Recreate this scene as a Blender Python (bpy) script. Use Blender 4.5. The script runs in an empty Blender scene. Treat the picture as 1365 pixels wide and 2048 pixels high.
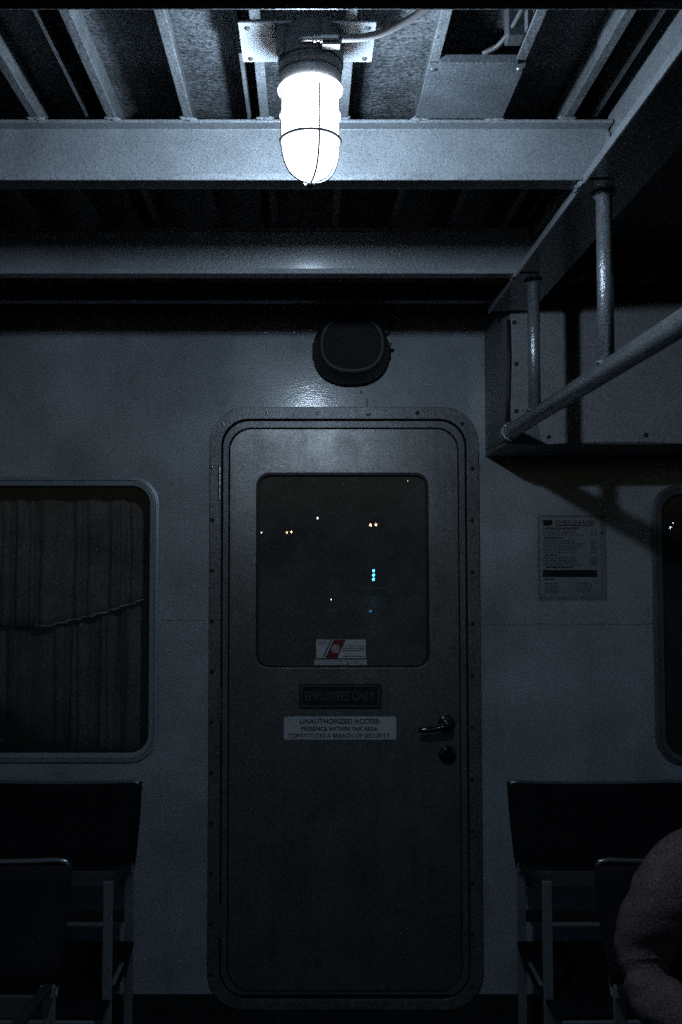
import bpy, bmesh, math, random
from mathutils import Vector, Matrix

random.seed(7)
sc = bpy.context.scene
C = sc.collection
PI = math.pi

# ------------------------------------------------------------------ camera
EYE = 1.5
FPX, CX, CY = 1900.0, 617.0, 1024.0          # focal length and optical centre on a 1365 x 2048 picture
PITCH = math.radians(2.9)
cam_d = bpy.data.cameras.new('camera')
cam = bpy.data.objects.new('camera', cam_d)
C.objects.link(cam)
cam.location = (0, 0, EYE)
cam.rotation_euler = (PI / 2 + PITCH, 0, 0)
cam_d.sensor_fit = 'VERTICAL'
cam_d.sensor_height = 36.0
cam_d.lens = FPX / 2048 * 36.0
cam_d.shift_x = (682.5 - CX) / 2048
cam_d.shift_y = 0
cam_d.clip_start = 0.02
cam_d.clip_end = 2000
sc.camera = cam

# ------------------------------------------------------------------ night sky
SUN_ELEV, SUN_ROT = math.radians(-0.8), math.radians(0)
world = bpy.data.worlds.new('World')
sc.world = world
world.use_nodes = True
wn = world.node_tree.nodes
wl = world.node_tree.links
sky = wn.new('ShaderNodeTexSky')
sky.sky_type = 'NISHITA'
sky.sun_disc = False
sky.sun_elevation = SUN_ELEV
sky.sun_rotation = SUN_ROT
bg = wn['Background']
bg.inputs['Strength'].default_value = 0.13
tint = wn.new('ShaderNodeMix'); tint.data_type = 'RGBA'; tint.blend_type = 'MULTIPLY'
tint.inputs['Factor'].default_value = 1.0
tint.inputs['B'].default_value = (0.42, 0.84, 1.5, 1)
wl.new(sky.outputs['Color'], tint.inputs['A'])
wl.new(tint.outputs['Result'], bg.inputs['Color'])
LAMP_WATTS = 10.0
LAMP_COLOR = (0.585, 0.785, 1.0)

# ------------------------------------------------------------------ exposure
sc.view_settings.view_transform = 'Standard'
sc.view_settings.look = 'None'
sc.view_settings.gamma = 1
sc.view_settings.exposure = 0.3
sc.view_settings.use_curve_mapping = False
sc.cycles.use_denoising = False
sc.cycles.sample_clamp_indirect = 0.5
sc.cycles.sample_clamp_direct = 8.0
sc.cycles.max_bounces = 8
sc.cycles.caustics_reflective = False
sc.cycles.caustics_refractive = False

# ------------------------------------------------------------------ helpers
cp, sp = math.cos(PITCH), math.sin(PITCH)

def ray(px, py):
    u, v = (px - CX) / FPX, (CY - py) / FPX
    y = cp - v * sp
    return Vector((u / y, 1.0, (v * cp + sp) / y))

def W(px, py, D=2.9):
    "point on the plane y = D seen at that place of the photograph"
    d = ray(px, py)
    return Vector((d.x * D, D, EYE + d.z * D))

def mat(name, color, rough=0.5, metal=0.0, spec=0.5, speck=0.0, speck_scale=260, speck_col=None, patch=0.0, patch_scale=3.0,
        bump=0.0, bump_scale=60, bump_stretch=(1, 1, 1), rough_var=0.0, coat=0.0, aniso=0.0, grain=0.0, grain_scale=210, coat_rough=0.12, streak=0.0, coat_bump=True):
    m = bpy.data.materials.new(name)
    m.use_nodes = True
    n, l = m.node_tree.nodes, m.node_tree.links
    b = n['Principled BSDF']
    b.inputs['Base Color'].default_value = (*color, 1)
    b.inputs['Roughness'].default_value = rough
    b.inputs['Metallic'].default_value = metal
    b.inputs['Specular IOR Level'].default_value = spec
    b.inputs['Coat Weight'].default_value = coat
    b.inputs['Coat Roughness'].default_value = coat_rough
    b.inputs['Anisotropic'].default_value = aniso
    tc = n.new('ShaderNodeTexCoord')
    col = None
    if patch:
        t = n.new('ShaderNodeTexNoise'); t.inputs['Scale'].default_value = patch_scale; t.inputs['Detail'].default_value = 5
        t.inputs['Roughness'].default_value = 0.65
        l.new(tc.outputs['Object'], t.inputs['Vector'])
        r = n.new('ShaderNodeMapRange')
        r.inputs['From Min'].default_value = 0.3; r.inputs['From Max'].default_value = 0.7
        r.inputs['To Min'].default_value = 1 - patch; r.inputs['To Max'].default_value = 1 + patch * 0.6
        l.new(t.outputs['Fac'], r.inputs['Value'])
        mx = n.new('ShaderNodeMix'); mx.data_type = 'RGBA'; mx.blend_type = 'MULTIPLY'
        mx.inputs['Factor'].default_value = 1.0
        mx.inputs['A'].default_value = (*color, 1)
        l.new(r.outputs['Result'], mx.inputs['B'])
        col = mx.outputs['Result']
    if speck:
        t = n.new('ShaderNodeTexNoise'); t.inputs['Scale'].default_value = speck_scale; t.inputs['Detail'].default_value = 3
        t.inputs['Roughness'].default_value = 0.6
        l.new(tc.outputs['Object'], t.inputs['Vector'])
        r = n.new('ShaderNodeMapRange')
        r.inputs['From Min'].default_value = 0.56; r.inputs['From Max'].default_value = 0.66
        r.inputs['To Min'].default_value = 0.0; r.inputs['To Max'].default_value = speck
        l.new(t.outputs['Fac'], r.inputs['Value'])
        mx = n.new('ShaderNodeMix'); mx.data_type = 'RGBA'
        l.new(r.outputs['Result'], mx.inputs['Factor'])
        if col: l.new(col, mx.inputs['A'])
        else: mx.inputs['A'].default_value = (*color, 1)
        mx.inputs['B'].default_value = (*(speck_col or tuple(c * 0.3 for c in color)), 1)
        col = mx.outputs['Result']
    if streak:   # grime that has run down the paint
        mp = n.new('ShaderNodeMapping'); mp.inputs['Scale'].default_value = (26, 26, 1.3)
        t = n.new('ShaderNodeTexNoise'); t.inputs['Scale'].default_value = 1.0; t.inputs['Detail'].default_value = 6; t.inputs['Roughness'].default_value = 0.7
        l.new(tc.outputs['Object'], mp.inputs['Vector']); l.new(mp.outputs['Vector'], t.inputs['Vector'])
        r = n.new('ShaderNodeMapRange')
        r.inputs['From Min'].default_value = 0.48; r.inputs['From Max'].default_value = 0.72
        r.inputs['To Min'].default_value = 1; r.inputs['To Max'].default_value = 1 - streak
        l.new(t.outputs['Fac'], r.inputs['Value'])
        mx = n.new('ShaderNodeMix'); mx.data_type = 'RGBA'; mx.blend_type = 'MULTIPLY'
        mx.inputs['Factor'].default_value = 1.0
        if col: l.new(col, mx.inputs['A'])
        else: mx.inputs['A'].default_value = (*color, 1)
        l.new(r.outputs['Result'], mx.inputs['B'])
        col = mx.outputs['Result']
    if grain:
        t = n.new('ShaderNodeTexNoise'); t.inputs['Scale'].default_value = grain_scale; t.inputs['Detail'].default_value = 2
        t.inputs['Roughness'].default_value = 0.7
        l.new(tc.outputs['Object'], t.inputs['Vector'])
        r = n.new('ShaderNodeMapRange')
        r.inputs['From Min'].default_value = 0.3; r.inputs['From Max'].default_value = 0.7
        r.inputs['To Min'].default_value = 1 - grain; r.inputs['To Max'].default_value = 1 + grain
        l.new(t.outputs['Fac'], r.inputs['Value'])
        mx = n.new('ShaderNodeMix'); mx.data_type = 'RGBA'; mx.blend_type = 'MULTIPLY'
        mx.inputs['Factor'].default_value = 1.0
        if col: l.new(col, mx.inputs['A'])
        else: mx.inputs['A'].default_value = (*color, 1)
        l.new(r.outputs['Result'], mx.inputs['B'])
        col = mx.outputs['Result']
    if col: l.new(col, b.inputs['Base Color'])
    if rough_var:
        t = n.new('ShaderNodeTexNoise'); t.inputs['Scale'].default_value = 9; t.inputs['Detail'].default_value = 6
        l.new(tc.outputs['Object'], t.inputs['Vector'])
        r = n.new('ShaderNodeMapRange')
        r.inputs['From Min'].default_value = 0.3; r.inputs['From Max'].default_value = 0.7
        r.inputs['To Min'].default_value = max(0.03, rough - rough_var); r.inputs['To Max'].default_value = rough + rough_var
        l.new(t.outputs['Fac'], r.inputs['Value']); l.new(r.outputs['Result'], b.inputs['Roughness'])
    if bump:
        mp = n.new('ShaderNodeMapping'); mp.inputs['Scale'].default_value = bump_stretch
        t = n.new('ShaderNodeTexNoise'); t.inputs['Scale'].default_value = bump_scale; t.inputs['Detail'].default_value = 4
        l.new(tc.outputs['Object'], mp.inputs['Vector']); l.new(mp.outputs['Vector'], t.inputs['Vector'])
        bp = n.new('ShaderNodeBump'); bp.inputs['Strength'].default_value = bump; bp.inputs['Distance'].default_value = 0.004
        l.new(t.outputs['Fac'], bp.inputs['Height']); l.new(bp.outputs['Normal'], b.inputs['Normal'])
        if coat_bump: l.new(bp.outputs['Normal'], b.inputs['Coat Normal'])
    return m

def emit(name, color, strength):
    m = bpy.data.materials.new(name); m.use_nodes = True
    n, l = m.node_tree.nodes, m.node_tree.links
    b = n['Principled BSDF']
    b.inputs['Base Color'].default_value = (0.8, 0.8, 0.8, 1)
    b.inputs['Emission Color'].default_value = (*color, 1)
    b.inputs['Emission Strength'].default_value = strength
    return m

def glass(name, tint=0.9, rough=0.0, base=0.05, haze=0.0):
    "thin pane: clear with a mirror-like sheen that grows at grazing angles"
    m = bpy.data.materials.new(name); m.use_nodes = True
    n, l = m.node_tree.nodes, m.node_tree.links
    n.remove(n['Principled BSDF'])
    out = n['Material Output']
    tr = n.new('ShaderNodeBsdfTransparent'); tr.inputs['Color'].default_value = (tint, tint, tint * 1.0, 1)
    gl = n.new('ShaderNodeBsdfGlossy'); gl.inputs['Roughness'].default_value = rough
    fr = n.new('ShaderNodeFresnel'); fr.inputs['IOR'].default_value = 1.5
    ad = n.new('ShaderNodeMath'); ad.operation = 'ADD'; ad.inputs[1].default_value = base
    mx = n.new('ShaderNodeMixShader')
    l.new(fr.outputs['Fac'], ad.inputs[0]); l.new(ad.outputs['Value'], mx.inputs['Fac'])
    l.new(tr.outputs['BSDF'], mx.inputs[1]); l.new(gl.outputs['BSDF'], mx.inputs[2]); l.new(mx.outputs['Shader'], out.inputs['Surface'])
    if haze:   # pale mottled veil mixed in to brighten the dark pane
        df = n.new('ShaderNodeBsdfDiffuse'); df.inputs['Color'].default_value = (.5, .5, .48, 1)
        tc = n.new('ShaderNodeTexCoord'); t = n.new('ShaderNodeTexNoise'); t.inputs['Scale'].default_value = 14; t.inputs['Detail'].default_value = 9
        t.inputs['Roughness'].default_value = 0.75
        r = n.new('ShaderNodeMapRange'); r.inputs['From Min'].default_value = .25; r.inputs['From Max'].default_value = .75
        r.inputs['To Min'].default_value = haze * .6; r.inputs['To Max'].default_value = haze * 1.4
        m3 = n.new('ShaderNodeMixShader')
        l.new(tc.outputs['Object'], t.inputs['Vector']); l.new(t.outputs['Fac'], r.inputs['Value']); l.new(r.outputs['Result'], m3.inputs['Fac'])
        l.new(mx.outputs['Shader'], m3.inputs[1]); l.new(df.outputs['BSDF'], m3.inputs[2]); l.new(m3.outputs['Shader'], out.inputs['Surface'])
    return m

M = {}
M['wall'] = mat('bulkhead_paint', (0.46, 0.48, 0.50), 0.26, patch=0.34, patch_scale=3.4, speck=0.3, speck_scale=230, bump=0.06, bump_scale=55, bump_stretch=(1, 1, 7), rough_var=0.07, coat=1.0, coat_rough=0.09, grain=0.4, streak=0.09)
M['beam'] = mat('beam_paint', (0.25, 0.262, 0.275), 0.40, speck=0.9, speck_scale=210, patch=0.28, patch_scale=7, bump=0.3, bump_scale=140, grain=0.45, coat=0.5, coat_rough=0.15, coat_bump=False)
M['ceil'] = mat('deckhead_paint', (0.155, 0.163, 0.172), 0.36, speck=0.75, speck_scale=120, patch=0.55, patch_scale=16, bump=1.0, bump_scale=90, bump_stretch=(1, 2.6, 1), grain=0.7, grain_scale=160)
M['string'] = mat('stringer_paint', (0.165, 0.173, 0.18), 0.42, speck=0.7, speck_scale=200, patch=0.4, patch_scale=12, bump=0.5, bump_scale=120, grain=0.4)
M['weld'] = mat('weld_bead', (0.25, 0.265, 0.28), 0.35, speck=0.6, speck_scale=500, bump=1.0, bump_scale=260)
M['plate'] = mat('mount_plate_paint', (0.46, 0.48, 0.50), 0.45, speck=0.5, speck_scale=160, patch=0.1, patch_scale=20, grain=0.2)
M['sheet'] = mat('cover_sheet_paint', (0.13, 0.14, 0.152), 0.5, speck=0.3, speck_scale=200, patch=0.3, patch_scale=14, grain=0.5)
M['lampbase'] = mat('lamp_casting', (0.10, 0.105, 0.11), 0.45, metal=0.3, speck=0.4, speck_scale=200, bump=0.3, bump_scale=150)
M['collar'] = mat('lamp_collar', (0.22, 0.23, 0.24), 0.4, metal=0.5, speck=0.4, speck_scale=200)
M['cage'] = mat('cage_metal', (0.6, 0.61, 0.62), 0.4, metal=0.1)
M['gland'] = mat('gland_metal', (0.6, 0.6, 0.6), 0.3, metal=0.9)
M['cable'] = mat('cable_sheath', (0.15, 0.135, 0.13), 0.4, speck=0.3, speck_scale=300)
M['darkcable'] = mat('dark_cable', (0.06, 0.06, 0.06), 0.5)
def glow(name, strength, clear):
    "frosted glass that glows: light passes through, the glass itself looks white"
    m = bpy.data.materials.new(name); m.use_nodes = True
    n, l = m.node_tree.nodes, m.node_tree.links
    n.remove(n['Principled BSDF'])
    tr = n.new('ShaderNodeBsdfTransparent'); tr.inputs['Color'].default_value = (clear, clear, clear, 1)
    em = n.new('ShaderNodeEmission'); em.inputs['Color'].default_value = (.86, .93, 1, 1); em.inputs['Strength'].default_value = strength
    ad = n.new('ShaderNodeAddShader')
    l.new(tr.outputs['BSDF'], ad.inputs[0]); l.new(em.outputs['Emission'], ad.inputs[1]); l.new(ad.outputs['Shader'], n['Material Output'].inputs['Surface'])
    return m
M['bulb'] = glow('lit_bulb', 12.0, .97)
M['globe'] = glow('frosted_globe', 2.2, .94)
M['door'] = mat('door_metal', (0.26, 0.252, 0.247), 0.40, metal=0.76, grain=0.35, streak=0.2, patch=0.22, patch_scale=4, bump=0.05, bump_scale=30, bump_stretch=(1, 1, 4), rough_var=0.06, speck=0.2, speck_scale=400)
M['doorframe'] = mat('door_frame_metal', (0.21, 0.21, 0.215), 0.42, metal=0.5, grain=0.5, streak=0.2, patch=0.25, patch_scale=8, speck=0.35, speck_scale=300, bump=0.12, bump_scale=90)
M['screw'] = mat('screw_steel', (0.5, 0.5, 0.5), 0.3, metal=0.9)
M['darkscrew'] = mat('dark_screw', (0.05, 0.05, 0.05), 0.5, metal=0.5)
M['rubber'] = mat('black_rubber', (0.012, 0.012, 0.013), 0.5)
M['gap'] = mat('gap_black', (0.006, 0.006, 0.006), 0.8)
M['winframe'] = mat('window_frame_aluminium', (0.42, 0.45, 0.48), 0.4, metal=0.3, grain=0.3, patch=0.15, patch_scale=9, speck=0.3, speck_scale=350)
M['glass'] = glass('window_glass', 0.8, 0.0, 0.03, 0.05)
M['doorglass'] = glass('door_glass', 0.6, 0.0, 0.06, 0.17)
M['curtain'] = mat('curtain_cloth', (0.28, 0.265, 0.25), 0.9, spec=0.1, patch=0.5, patch_scale=5, grain=0.6, bump=0.4, bump_scale=300)
M['hem'] = mat('curtain_hem', (0.75, 0.72, 0.69), 0.9, spec=0.1, patch=0.7, patch_scale=9)
M['cabin'] = mat('cabin_lining', (0.05, 0.052, 0.055), 0.8)
M['speaker'] = mat('speaker_plastic', (0.028, 0.029, 0.031), 0.55, speck=0.3, speck_scale=300)
M['grille'] = mat('speaker_grille', (0.035, 0.036, 0.038), 0.7, bump=1.0, bump_scale=700)
M['pipe'] = mat('galvanised_pipe', (0.42, 0.44, 0.46), 0.30, metal=0.66, grain=0.3, speck=0.7, speck_scale=330, patch=0.2, patch_scale=20, bump=0.4, bump_scale=200)
M['canvas'] = mat('cover_canvas', (0.31, 0.305, 0.31), 0.7, grain=0.35, patch=0.12, patch_scale=5, bump=0.2, bump_scale=300, speck=0.15, speck_scale=300)
M['locker'] = mat('locker_paint', (0.16, 0.17, 0.18), 0.5, patch=0.2, patch_scale=6)
M['floor'] = mat('deck_paint', (0.028, 0.030, 0.032), 0.7, patch=0.3, patch_scale=5, bump=0.4, bump_scale=200)
M['base'] = mat('black_base_paint', (0.022, 0.023, 0.025), 0.6, patch=0.3, patch_scale=7)
M['sling'] = mat('black_sling_fabric', (0.010, 0.010, 0.012), 0.75, spec=0.15, bump=0.3, bump_scale=500)
M['alu'] = mat('aluminium_bar', (0.36, 0.37, 0.38), 0.42, metal=0.5, patch=0.2, patch_scale=12)
M['arm'] = mat('black_armrest', (0.02, 0.02, 0.021), 0.55)
M['rail'] = mat('dull_back_rail', (0.09, 0.095, 0.10), 0.5, patch=0.2, patch_scale=10)
M['tubing'] = mat('worn_tube', (0.30, 0.31, 0.32), 0.28, metal=0.7)
M['white'] = mat('white_vinyl', (0.62, 0.63, 0.64), 0.4, patch=0.08, patch_scale=20)
M['ink'] = mat('black_ink', (0.012, 0.012, 0.014), 0.5)
M['greyink'] = mat('grey_ink', (0.14, 0.145, 0.15), 0.5)
M['signblack'] = mat('sign_black', (0.014, 0.014, 0.016), 0.4)
M['signgrey'] = mat('sign_grey_letter', (0.105, 0.108, 0.112), 0.5)
M['red'] = mat('sticker_red', (0.20, 0.018, 0.02), 0.4)
M['navy'] = mat('sticker_navy', (0.02, 0.03, 0.08), 0.4)
M['paper'] = mat('poster_paper', (0.50, 0.525, 0.55), 0.6, patch=0.06, patch_scale=20)
M['acrylic'] = glass('clear_acrylic', 0.93, 0.04, 0.0)
M['chrome'] = mat('dark_chrome', (0.10, 0.10, 0.105), 0.16, metal=1.0)
M['skin'] = mat('skin', (0.20, 0.12, 0.09), 0.55)
M['knit'] = mat('brown_knit', (0.17, 0.13, 0.12), 0.9, spec=0.1, patch=0.25, patch_scale=14, bump=0.8, bump_scale=220, grain=0.5)
M['trouser'] = mat('dark_trouser', (0.03, 0.03, 0.035), 0.85)
M['hair'] = mat('dark_hair', (0.02, 0.015, 0.012), 0.6)
M['shoe'] = mat('shoe', (0.02, 0.02, 0.02), 0.5)
M['quay'] = mat('quay_concrete', (0.10, 0.10, 0.10), 0.8, patch=0.2, patch_scale=0.4)
M['water'] = mat('night_water', (0.004, 0.008, 0.012), 0.45, spec=0.25, bump=0.6, bump_scale=1.5)
M['warm'] = emit('warm_lamp', (1.0, 0.72, 0.50), 26)
M['cool'] = emit('cool_lamp', (0.85, 0.95, 1.0), 30)
M['cyan'] = emit('cyan_lamp', (0.10, 0.62, 1.0), 30)
M['dimcyan'] = emit('dim_cyan_lamp', (0.06, 0.30, 0.62), 4)
M['pole'] = mat('lamp_pole', (0.05, 0.05, 0.05), 0.6)

def finish(o, bevel=0.0, seg=2, smooth=False):
    if smooth:
        for p in o.data.polygons: p.use_smooth = True
    if bevel:
        md = o.modifiers.new('bevel', 'BEVEL'); md.width = bevel; md.segments = seg; md.limit_method = 'ANGLE'; md.angle_limit = math.radians(40)
    return o

def obj(name, geo, material, parent=None, loc=None):
    if isinstance(geo, bmesh.types.BMesh):
        me = bpy.data.meshes.new(name)
        bmesh.ops.recalc_face_normals(geo, faces=geo.faces)
        geo.to_mesh(me); geo.free()
    else:
        me = geo
    if material is not None and len(me.materials) == 0: me.materials.append(material)
    o = bpy.data.objects.new(name, me)
    C.objects.link(o)
    if loc is not None: o.location = loc
    if parent is not None:
        o.parent = parent
        o.matrix_parent_inverse = world_of(parent).inverted()
    return o

def world_of(o):
    m = Matrix.Translation(o.location) @ o.rotation_euler.to_matrix().to_4x4()
    if o.parent: m = world_of(o.parent) @ o.matrix_parent_inverse @ m
    return m

def tag(o, label=None, cat=None, group=None, kind=None):
    if label and not kind: kind = 'thing'
    if label: o['label'] = label
    if cat: o['category'] = cat
    if group: o['group'] = group
    if kind: o['kind'] = kind
    return o

def thing(name, loc, label, cat, group=None):
    o = bpy.data.objects.new(name, None)
    o.empty_display_size = 0.05
    C.objects.link(o); o.location = loc
    return tag(o, label, cat, group)

def box(bm, x0, x1, y0, y1, z0, z1):
    v = [bm.verts.new((x, y, z)) for x in (x0, x1) for y in (y0, y1) for z in (z0, z1)]
    for f in ((0, 1, 3, 2), (4, 6, 7, 5), (0, 4, 5, 1), (2, 3, 7, 6), (0, 2, 6, 4), (1, 5, 7, 3)):
        bm.faces.new([v[i] for i in f])
    return bm

def bx(*a):
    return box(bmesh.new(), *a)

def prism(poly, axis, a0, a1, bm=None):
    "polygon in the two other axes, drawn out along axis"
    bm = bm or bmesh.new()
    def pt(p, a):
        if axis == 'x': return (a, p[0], p[1])
        if axis == 'y': return (p[0], a, p[1])
        return (p[0], p[1], a)
    A = [bm.verts.new(pt(p, a0)) for p in poly]; B = [bm.verts.new(pt(p, a1)) for p in poly]
    n = len(poly)
    bm.faces.new(A); bm.faces.new(B[::-1])
    for i in range(n): bm.faces.new((A[i], B[i], B[(i + 1) % n], A[(i + 1) % n]))
    return bm

def tube(pts, r, n=12, bm=None, cap=True):
    bm = bm or bmesh.new()
    pts = [Vector(p) for p in pts]
    rs = r if isinstance(r, (list, tuple)) else [r] * len(pts)
    up = None; rings = []
    for i, p in enumerate(pts):
        d = (pts[min(i + 1, len(pts) - 1)] - pts[max(i - 1, 0)]).normalized()
        if up is None:
            up = d.orthogonal().normalized()
        up = (up - d * up.dot(d)).normalized()
        s = d.cross(up)
        rings.append([bm.verts.new(p + (up * math.cos(2 * PI * k / n) + s * math.sin(2 * PI * k / n)) * rs[i]) for k in range(n)])
    for a, b in zip(rings, rings[1:]):
        for k in range(n): bm.faces.new((a[k], a[(k + 1) % n], b[(k + 1) % n], b[k]))
    if cap: bm.faces.new(rings[0][::-1]); bm.faces.new(rings[-1])
    return bm

def smooth_path(pts, k=8):
    pts = [Vector(p) for p in pts]
    q = [pts[0] * 2 - pts[1]] + pts + [pts[-1] * 2 - pts[-2]]
    out = []
    for i in range(1, len(q) - 2):
        for j in range(k):
            t = j / k
            a, b, c, d = q[i - 1], q[i], q[i + 1], q[i + 2]
            out.append(0.5 * ((2 * b) + (c - a) * t + (2 * a - 5 * b + 4 * c - d) * t * t + (3 * b - a - 3 * c + d) * t ** 3))
    out.append(pts[-1])
    return out

def lathe(prof, c, n=40, bm=None, axis='z'):
    "prof: list of (radius, height) round a line through c"
    bm = bm or bmesh.new()
    c = Vector(c); rings = []
    for r, h in prof:
        ring = []
        for k in range(n):
            a = 2 * PI * k / n
            if axis == 'z': p = Vector((r * math.cos(a), r * math.sin(a), h))
            elif axis == 'y': p = Vector((r * math.cos(a), h, r * math.sin(a)))
            else: p = Vector((h, r * math.cos(a), r * math.sin(a)))
            ring.append(bm.verts.new(c + p))
        rings.append(ring)
    for a, b in zip(rings, rings[1:]):
        for k in range(n): bm.faces.new((a[k], a[(k + 1) % n], b[(k + 1) % n], b[k]))
    bm.faces.new(rings[0]); bm.faces.new(rings[-1][::-1])
    return bm

def torus(c, R, r, n=48, m=10, bm=None):
    bm = bm or bmesh.new()
    c = Vector(c); rings = []
    for k in range(n):
        a = 2 * PI * k / n
        rings.append([bm.verts.new(c + Vector(((R + r * math.cos(b)) * math.cos(a), (R + r * math.cos(b)) * math.sin(a), r * math.sin(b))))
                      for b in (2 * PI * j / m for j in range(m))])
    for k in range(n):
        a, b = rings[k], rings[(k + 1) % n]
        for j in range(m): bm.faces.new((a[j], b[j], b[(j + 1) % m], a[(j + 1) % m]))
    return bm

def rr(x0, z0, x1, z1, r, n=8):
    "rounded rectangle, 4*(n+1) points"
    out = []
    for cx, cz, a0 in ((x1 - r, z1 - r, 0), (x0 + r, z1 - r, PI / 2), (x0 + r, z0 + r, PI), (x1 - r, z0 + r, 1.5 * PI)):
        for i in range(n + 1):
            a = a0 + PI / 2 * i / n
            out.append((cx + r * math.cos(a), cz + r * math.sin(a)))
    return out

def loft(loops, cap0=False, cap1=False, bm=None):
    "loops: list of (points, y); consecutive loops are joined"
    bm = bm or bmesh.new()
    R = [[bm.verts.new((p[0], y, p[1])) for p in pts] for pts, y in loops]
    for a, b in zip(R, R[1:]):
        n = len(a)
        for k in range(n): bm.faces.new((a[k], a[(k + 1) % n], b[(k + 1) % n], b[k]))
    if cap0: bm.faces.new(R[0])
    if cap1: bm.faces.new(R[-1][::-1])
    return bm

def px_rr(x0, y0, x1, y1, r, D=2.9, n=8):
    "rounded rectangle on the bulkhead from its outline in photograph pixels"
    a = W(x0, y1, D); b = W(x1, y0, D)
    return rr(a.x, a.z, b.x, b.z, r, n)

def plate_with_holes(outer, holes, y0, y1):
    bm = bmesh.new()
    def loop(pts, y):
        vs = [bm.verts.new((p[0], y, p[1])) for p in pts]
        es = [bm.edges.new((vs[i], vs[(i + 1) % len(vs)])) for i in range(len(vs))]
        return vs, es
    allv = []
    for y in (y0, y1):
        E = []; V = []
        for pts in [outer] + holes:
            v, e = loop(pts, y); E += e; V.append(v)
        bmesh.ops.triangle_fill(bm, use_beauty=True, use_dissolve=False, edges=E)
        allv.append(V)
    for a, b in zip(*allv):
        n = len(a)
        for k in range(n): bm.faces.new((a[k], a[(k + 1) % n], b[(k + 1) % n], b[k]))
    return bm

def text_mesh(name, s, x, z, y, width, height, material, parent, bold=0.0, align='CENTER'):
    cu = bpy.data.curves.new(name, 'FONT')
    cu.body = s; cu.size = 1.0; cu.align_x = 'LEFT'; cu.offset = bold; cu.resolution_u = 3
    t = bpy.data.objects.new(name, cu); C.objects.link(t)
    dg = bpy.context.evaluated_depsgraph_get(); dg.update()
    me = bpy.data.meshes.new_from_object(t.evaluated_get(dg))
    bpy.data.objects.remove(t); bpy.data.curves.remove(cu)
    xs = [v.co.x for v in me.vertices]; ys = [v.co.y for v in me.vertices]
    x0, x1, y0, y1 = min(xs), max(xs), min(ys), max(ys)
    sx, sy = width / (x1 - x0), height / (y1 - y0)
    for v in me.vertices:
        v.co = Vector((x + (v.co.x - (x0 + x1) / 2) * sx, y, z + (v.co.y - (y0 + y1) / 2) * sy))
    me.materials.clear()
    return obj(name, me, material, parent)

# ================================================================== SETTING
WALL_Y = 2.9
BEAM_B, BEAM_T = EYE + 0.678, EYE + 0.789        # underside and top of the cross beams
DECKHEAD = BEAM_T + 0.072                        # underside of the plating above
BASE_Z = W(600, 1988).z

floor = obj('deck_floor', bx(-2.6, 2.6, -3.2, 2.96, -0.06, 0), M['floor']); tag(floor, kind='structure')
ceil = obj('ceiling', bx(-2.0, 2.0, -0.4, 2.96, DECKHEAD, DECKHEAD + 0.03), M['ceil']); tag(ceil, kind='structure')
w = obj('water', bx(-300, 300, -400, 60, -.95, -.75), M['water']); tag(w, kind='structure')
q = obj('quay_ground', bx(-120, 120, -160, -54.5, -.90, -0.3), M['quay']); tag(q, kind='structure')

# ------------------------------------------------------------------ bulkhead with its openings
DOOR = px_rr(430, 830, 940, 2000, 0.085)
LWIN = px_rr(-260, 963, 308, 1512, 0.065)
RWIN = px_rr(1325, 982, 1900, 1518, 0.065)
bulk = thing('bulkhead_wall', (0, WALL_Y, 0), 'grey painted steel bulkhead wall with the door and two windows', 'wall')
obj('wall_plate', plate_with_holes([(-2.0, 0), (2.0, 0), (2.0, DECKHEAD - 0.002), (-2.0, DECKHEAD - 0.002)], [DOOR, LWIN, RWIN], WALL_Y, WALL_Y + 0.05), M['wall'], bulk)
for x0, x1, y in ((320, 413, 1239), (957, 1311, 1247)):
    a, b = W(x0 + 3, y), W(x1 - 3, y)
    pts = [a.lerp(b, i / 24) + Vector((0, 0, random.uniform(-.0006, .0006))) for i in range(25)]
    finish(obj('weld_seam', tube(pts, [random.uniform(.0022, .0032) for _ in pts], 8), M['wall'], bulk), smooth=True)
a, b = W(-400, 668), W(1000, 660)
for x0, x1 in ((-0.95, -0.02), (0.10, 0.50)):
    n = 60
    pts = [Vector((x0 + (x1 - x0) * i / n, WALL_Y - 0.001, EYE + .700 + random.uniform(-.002, .002))) for i in range(n + 1)]
    finish(obj('weld_seam', tube(pts, [random.uniform(.003, .006) for _ in pts], 8), M['wall'], bulk), smooth=True)
dl, dr = W(416, 1990).x, W(956, 1990).x
obj('base_band', bx(-2.0, 2.0, WALL_Y - 0.004, WALL_Y - 0.0005, 0.001, BASE_Z), M['base'], bulk)
# paint runs and scars under the speaker
for px, py, L in ((735, 806, .026), (722, 786, .012), (362, 955, .02), (345, 968, .014), (283, 942, .012)):
    p = W(px, py)
    pts = [p + Vector((random.uniform(-.001, .001), -.0005, L * (i / 6 - .5))) for i in range(7)]
    finish(obj('paint_run', tube(pts, [.001, .002, .0026, .003, .0034, .0038, .002], 8), M['wall'], bulk), smooth=True)

cab = obj('cabin_interior', plate_with_holes([(-2.0, 0), (2.0, 0), (2.0, 2.3), (-2.0, 2.3)], [], 4.2, 4.25), M['cabin']); tag(cab, kind='structure')
bm = bx(-2.0, 2.0, 2.97, 4.2, 2.3, 2.33); box(bm, -2.0, 2.0, 2.97, 4.2, -0.06, -0.01)
cab2 = obj('cabin_lining', bm, M['cabin']); tag(cab2, kind='structure')

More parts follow.
